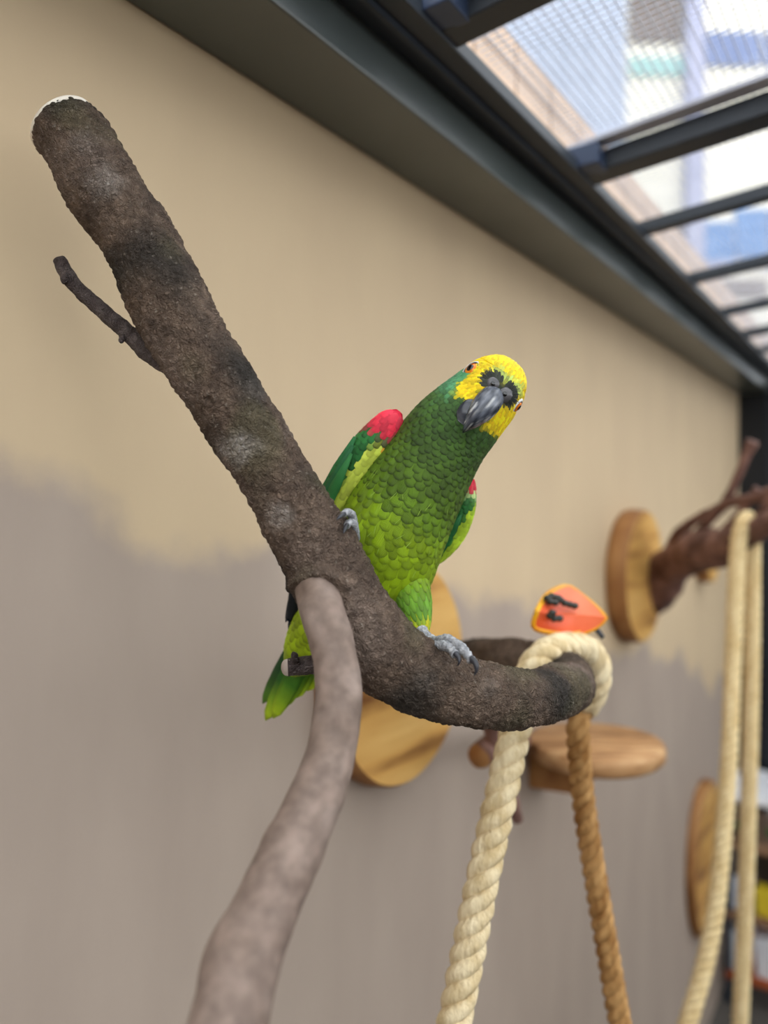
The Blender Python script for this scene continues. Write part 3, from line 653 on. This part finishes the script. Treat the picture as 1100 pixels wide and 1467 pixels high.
# wings
RED = (228, 52, 74); DG = (44, 112, 52); YG = (206, 220, 84)
def wing(secs, colf, L, Wd, rowstep, flights, side):
    lf_ = Loft(secs, 80); mb = MB(); lf_.mesh(mb, 60, 28, lambda q: colf(*topx(q)))
    wo = mb.obj('wing', M['down'], parrot); mb = MB(); t = .015; row = 0
    while t < .93:
        i = int(t*79); n = max(8, int(math.pi*(lf_.p[i][3]+lf_.p[i][4])/(Wd(t)*PX*1.35)))
        for k in range(n):
            th = 2*math.pi*(k+.5*(row % 2)+R.uniform(-.15, .15))/n; q = lf_.at(t, th); nn, ta = lf_.nrm(t, th); x, y = topx(q)
            c = colf(x+R.uniform(-3, 3), y+R.uniform(-3, 3)); f = R.uniform(.88, 1.12)
            sfeather(mb, lf_, t, th, ta, L(t)*PX, Wd(t)*PX, tuple(min(255, v*f) for v in c), edge=.45 if c[0] < 150 else .1, lift=.04)
        t += L(t)*PX*rowstep/lf_.L; row += 1
    mb.obj('coverts', M['plumage'], wo)['kind'] = 'stuff'
    for (x0, y0, d0, x1, y1, d1, w_, col, tip) in flights:
        a = P(x0, y0, d0); b = P(x1, y1, d1); d = b-a; mb = MB(); nn = V((side*.35, -1, .2)); nn = (nn-d.normalized()*nn.dot(d.normalized())).normalized()
        feather(mb, a, d, nn, d.length, w_*PX, col, edge=.3, lift=0, cup=.15, tipcol=tip)
        fo = mb.obj('flight_feather', M['plumage'], wo); sd_ = fo.modifiers.new('t', 'SOLIDIFY'); sd_.thickness = .0006
def lw(x, y):
    # wing-local: along from shoulder, across towards the breast
    al = -(x-560)*.64+(y-600)*.77; ac = (x-560)*.77+(y-600)*.64
    c = mixc(DG, (14, 20, 26), sm(150, 215, al))
    c = mixc(c, YG, sm(1, 6, ac+.03*al)*sm(22, 30, al)*sm(180, 150, al))
    c = mixc(c, RED, sm(24, 14, al+.25*ac)*sm(-24, -14, ac+al*.25))
    c = mixc(c, (250, 170, 50), sm(6, 10, ac)*sm(20, 24, al)*sm(34, 28, al)*.8)
    return c
DK = (13, 20, 28)
wing([(572, 590, .552, 6, 6), (562, 602, .552, 19, 16), (543, 626, .554, 25, 18), (518, 657, .559, 27, 18), (490, 697, .566, 24, 15), (460, 760, .58, 20, 11), (432, 830, .594, 14, 7), (416, 890, .602, 5, 4)],
     lw, lambda t: 17+16*t, lambda t: 7.5+3*t, .40,
     [(508, 626, .548, 428, 770, .58, 9, (40, 108, 58), None), (505, 638, .546, 426, 786, .578, 9, (36, 98, 56), None), (503, 650, .545, 428, 800, .578, 9, (46, 116, 56), None),
      (446, 770, .585, 413, 905, .602, 8, DK, None), (452, 780, .583, 420, 900, .600, 8, DK, None), (440, 768, .588, 409, 892, .604, 7, (26, 40, 50), None)], -1)
def rw(x, y):
    c = mixc(DG, (176, 206, 50), sm(2, 9, (x-652)*.84+(y-750)*.54)); c = mixc(c, (214, 222, 150), sm(714, 700, y)*.8); return mixc(c, RED, sm(699, 692, y))
wing([(676, 686, .566, 4, 4), (672, 700, .567, 10, 8), (664, 730, .572, 16, 9), (650, 765, .578, 16, 8), (632, 795, .584, 9, 5), (620, 809, .588, 2, 2)],
     rw, lambda t: 13+8*t, lambda t: 5.5+2*t, .42,
     [(655, 735, .566, 619, 812, .585, 7, (36, 98, 56), None), (660, 738, .565, 628, 803, .582, 6, (40, 108, 58), None)], 1)
# tail
tail = empty('tail', P(440, 930, .60)); tail.parent = parrot; tail.matrix_parent_inverse = parrot.matrix_world.inverted()
for (x0, y0, d0, x1, y1, d1, w_, col, tip) in ((448, 900, .612, 380, 1032, .64, 15, (48, 104, 34), (176, 200, 36)), (452, 905, .608, 391, 1029, .635, 15, (70, 126, 30), (170, 196, 34)), (455, 905, .606, 408, 1012, .632, 14, (96, 150, 30), (150, 186, 34)),
        (462, 905, .606, 424, 1000, .63, 14, (96, 150, 30), (176, 204, 36)), (470, 905, .606, 440, 990, .628, 15, (120, 170, 30), (186, 210, 36)), (478, 900, .607, 458, 985, .63, 14, (110, 160, 30), (186, 210, 36)),
        (440, 892, .613, 376, 1008, .645, 12, (36, 74, 36), (80, 120, 34)), (436, 905, .602, 412, 955, .61, 9, (160, 46, 30), (110, 110, 34))):
    a = P(x0, y0, d0); b = P(x1, y1, d1); d = b-a; nn = V((-.1, -1, .25)); nn = (nn-d.normalized()*nn.dot(d.normalized())).normalized()
    mb = MB(); feather(mb, a, d, nn, d.length, w_*PX*1.1, col, edge=.25, lift=0, cup=.12, tipcol=tip)
    fo = mb.obj('tail_feather', M['plumage'], tail); q = fo.modifiers.new('t', 'SOLIDIFY'); q.thickness = .0006

# head details, in the head's own axes
E1 = V((.773, 0, -.634)); E2 = V((.634, 0, .773)); E3 = V((0, -1, 0))
H0 = P(712, 556, .546)
def H(a, b, c): return P(712+.773*a+.634*b, 556+.634*a-.773*b, .546-c*PX)
def hloft(mb, secs, n, ns, colf, keel=0.):
    s_, L = crom(secs, n); vs = []; cs = []
    pos = [V((0, q[1], q[2])) for q in s_]
    for i in range(n):
        t = (pos[min(n-1, i+1)]-pos[max(0, i-1)]).normalized(); up = V((0, -t.z, t.y))   # normal within the e2/e3 plane
        if up.z < 0: up = -up
        for j in range(ns):
            th = 2*math.pi*j/ns; c_ = math.cos(th); s1 = math.sin(th); kk = 1+keel*max(0, s1)**6
            if s1 > 0: c_ = c_*(1-.25*keel*4*s1*(1-s1))
            q = V((s_[i][0]+s_[i][3]*c_, s_[i][1]+up.y*s_[i][4]*s1*kk, s_[i][2]+up.z*s_[i][4]*s1*kk))
            vs.append(H(*q)); cs.append(lin(colf(q, i/(n-1), s1)))
    mb.add(vs, [(i*ns+j, i*ns+(j+1) % ns, (i+1)*ns+(j+1) % ns, (i+1)*ns+j) for i in range(n-1) for j in range(ns)]+[tuple(range(ns)), tuple((n-1)*ns+j for j in range(ns))[::-1]], cs)
def beak_col(q, t, s1):
    n1 = noise.noise(V((q.x*.16, q.y*.04, q.z*.05)))+.5*noise.noise(V((q.x*.7, q.y*.06, 1)))
    c = mixc((48, 52, 62), (124, 128, 138), .42+1.0*n1); c = mixc(c, (205, 205, 202), sm(.18, .55, noise.noise(V((q.x*.40+4, q.y*.035, 3))))*.85)
    return mixc(c, (44, 46, 54), sm(.7, 1, t)*.6)
mb = MB(); hloft(mb, [(3, -6, 40, 15, 8), (3, -13, 52, 18, 11), (3, -26, 61, 19.5, 14), (3, -42, 65, 17.5, 14), (2.5, -58, 62, 12.5, 11), (2.5, -70, 56, 7, 7), (2.5, -80, 50, 1.2, 1.5)], 48, 40, beak_col, .22)
mb.obj('upper_mandible', M['beak'], parrot)
mb = MB(); hloft(mb, [(-5, -30, 36, 14, 8), (-6, -42, 45, 18.5, 10), (-7, -54, 48, 18.5, 10), (-8, -64, 47, 15, 8), (-8, -71, 46, 8, 4)], 28, 32, lambda q, t, s1: mixc((46, 49, 58), (96, 98, 106), sm(.6, 1, t)+.4*noise.noise(q*.2)))
mb.obj('lower_mandible', M['beak'], parrot)
ce = MB()
for a, b in ((-8.5, 2), (14.5, 1.5)):
    ball(ce, H(a, b-2.5, 42), 11.5*PX, (1.05, .9, 1.05), 24, 16, lin((84, 82, 84)))
ce.obj('cere', M['beak'], parrot)
for a, b in ((-8.5, 1), (14, .5)):
    mb = MB(); ball(mb, H(a, b, 51.4), 3.4*PX, (1, .5, 1.1), 14, 10); mb.obj('nostril', M['pupil'], parrot)
def eye(c, nn, up, k=1.0):
    nn = nn.normalized(); up = (up-nn*up.dot(nn)).normalized(); sd = nn.cross(up)
    def lathe(prof, mat, name, ov=1.12, par=parrot):
        n = 32; vs = []
        for r, h in prof: vs += [c+(sd*math.cos(2*math.pi*j/n)*r+up*math.sin(2*math.pi*j/n)*r*ov+nn*h)*PX*k for j in range(n)]
        m_ = len(prof); mb = MB().add(vs, [(i*n+j, i*n+(j+1) % n, (i+1)*n+(j+1) % n, (i+1)*n+j) for i in range(m_-1) for j in range(n)]+[tuple((m_-1)*n+j for j in range(n))])
        return mb.obj(name, mat, par)
    e = lathe([(9.2, -3), (9.0, 1.0), (7.5, 2.9), (5.2, 4.0), (4.6, 4.2)], M['iris'], 'eye', 1.0)
    lathe([(12.8, -4), (12.4, -.6), (11.2, 1.3), (9.4, 2.2), (8.4, 1.6), (8.2, .0)], M['eyering'], 'eye_ring')
    lathe([(9.0, 1.2), (9.1, 2.2), (8.4, 2.4), (8.0, 2.2)], M['claw'], 'eyelid')
    lathe([(4.7, 4.0), (4.5, 4.5), (3.2, 5.1), (1.5, 5.4), (.3, 5.45)], M['pupil'], 'pupil', 1.0, e)
eye(H(-44.5, -3, 25), -E1*.78+E3*.60+E2*.08, E2, 1.22)
eye(H(38.5, -2, 19), E1*.94+E3*.33, E2, .95)

# feet
def fcol(q, nn): return lin(mixc((122, 124, 128), (188, 188, 190), .5+.9*fb(q, 420)))
def toe(par, pts, claw):
    mb = MB(); sweep(mb, px_path(pts), 40, 18, lambda q, nn, s, th: .0005*math.sin(s*1700)+.0004*fb(q, 500), fcol); mb.obj('toe', M['foot'], par)
    mb = MB(); sweep(mb, px_path(claw), 16, 12); mb.obj('claw', M['claw'], par)
ft = MB(); sweep(ft, px_path([(602, 896, .54, 8.5), (608, 910, .531, 8), (622, 920, .522, 8.5), (632, 922, .515, 9)]), 30, 18, lambda q, nn, s, th: .0004*math.sin(s*1500), fcol)
ft = ft.obj('foot', M['foot'], parrot)
toe(ft, [(620, 920, .516, 6.5), (640, 917, .497, 8), (650, 921, .491, 6.8), (660, 928, .483, 7.8), (668, 936, .4785, 6.2), (676, 947, .4745, 6.2)], [(674, 943, .4747, 5.2), (681, 950, .4715, 4.4), (682.5, 960, .470, 2.6), (679, 968, .4705, .6)])
toe(ft, [(622, 924, .508, 6), (638, 925, .492, 7), (647, 931, .485, 6), (653, 938, .4795, 6)], [(652, 936, .4795, 4.6), (657, 942, .477, 3.6), (657.5, 949, .4755, 2), (655, 954, .476, .5)])
toe(ft, [(630, 921, .516, 7), (612, 922, .53, 7), (600, 930, .545, 6)], [(602, 928, .543, 5), (592, 936, .553, 4), (588, 944, .556, .8)])
ft = MB(); sweep(ft, px_path([(530, 800, .56, 8), (514, 775, .545, 7), (505, 760, .532, 7)]), 20, 16, None, fcol); ft = ft.obj('foot', M['foot'], parrot)
toe(ft, [(508, 762, .535, 5.5), (506, 747, .512, 5.8), (503, 737, .499, 5.6), (497, 734, .490, 5), (491, 737, .4835, 4)], [(493, 736, .4845, 3.6), (487, 740, .479, 3), (482, 745, .4755, .6)])
toe(ft, [(510, 772, .533, 5.5), (508, 760, .512, 5.8), (505, 750, .50, 5.6), (500, 749, .4915, 5), (496, 754, .486, 4)], [(497, 752, .4865, 3.6), (494, 758, .4815, 2.9), (492, 764, .479, .6)])
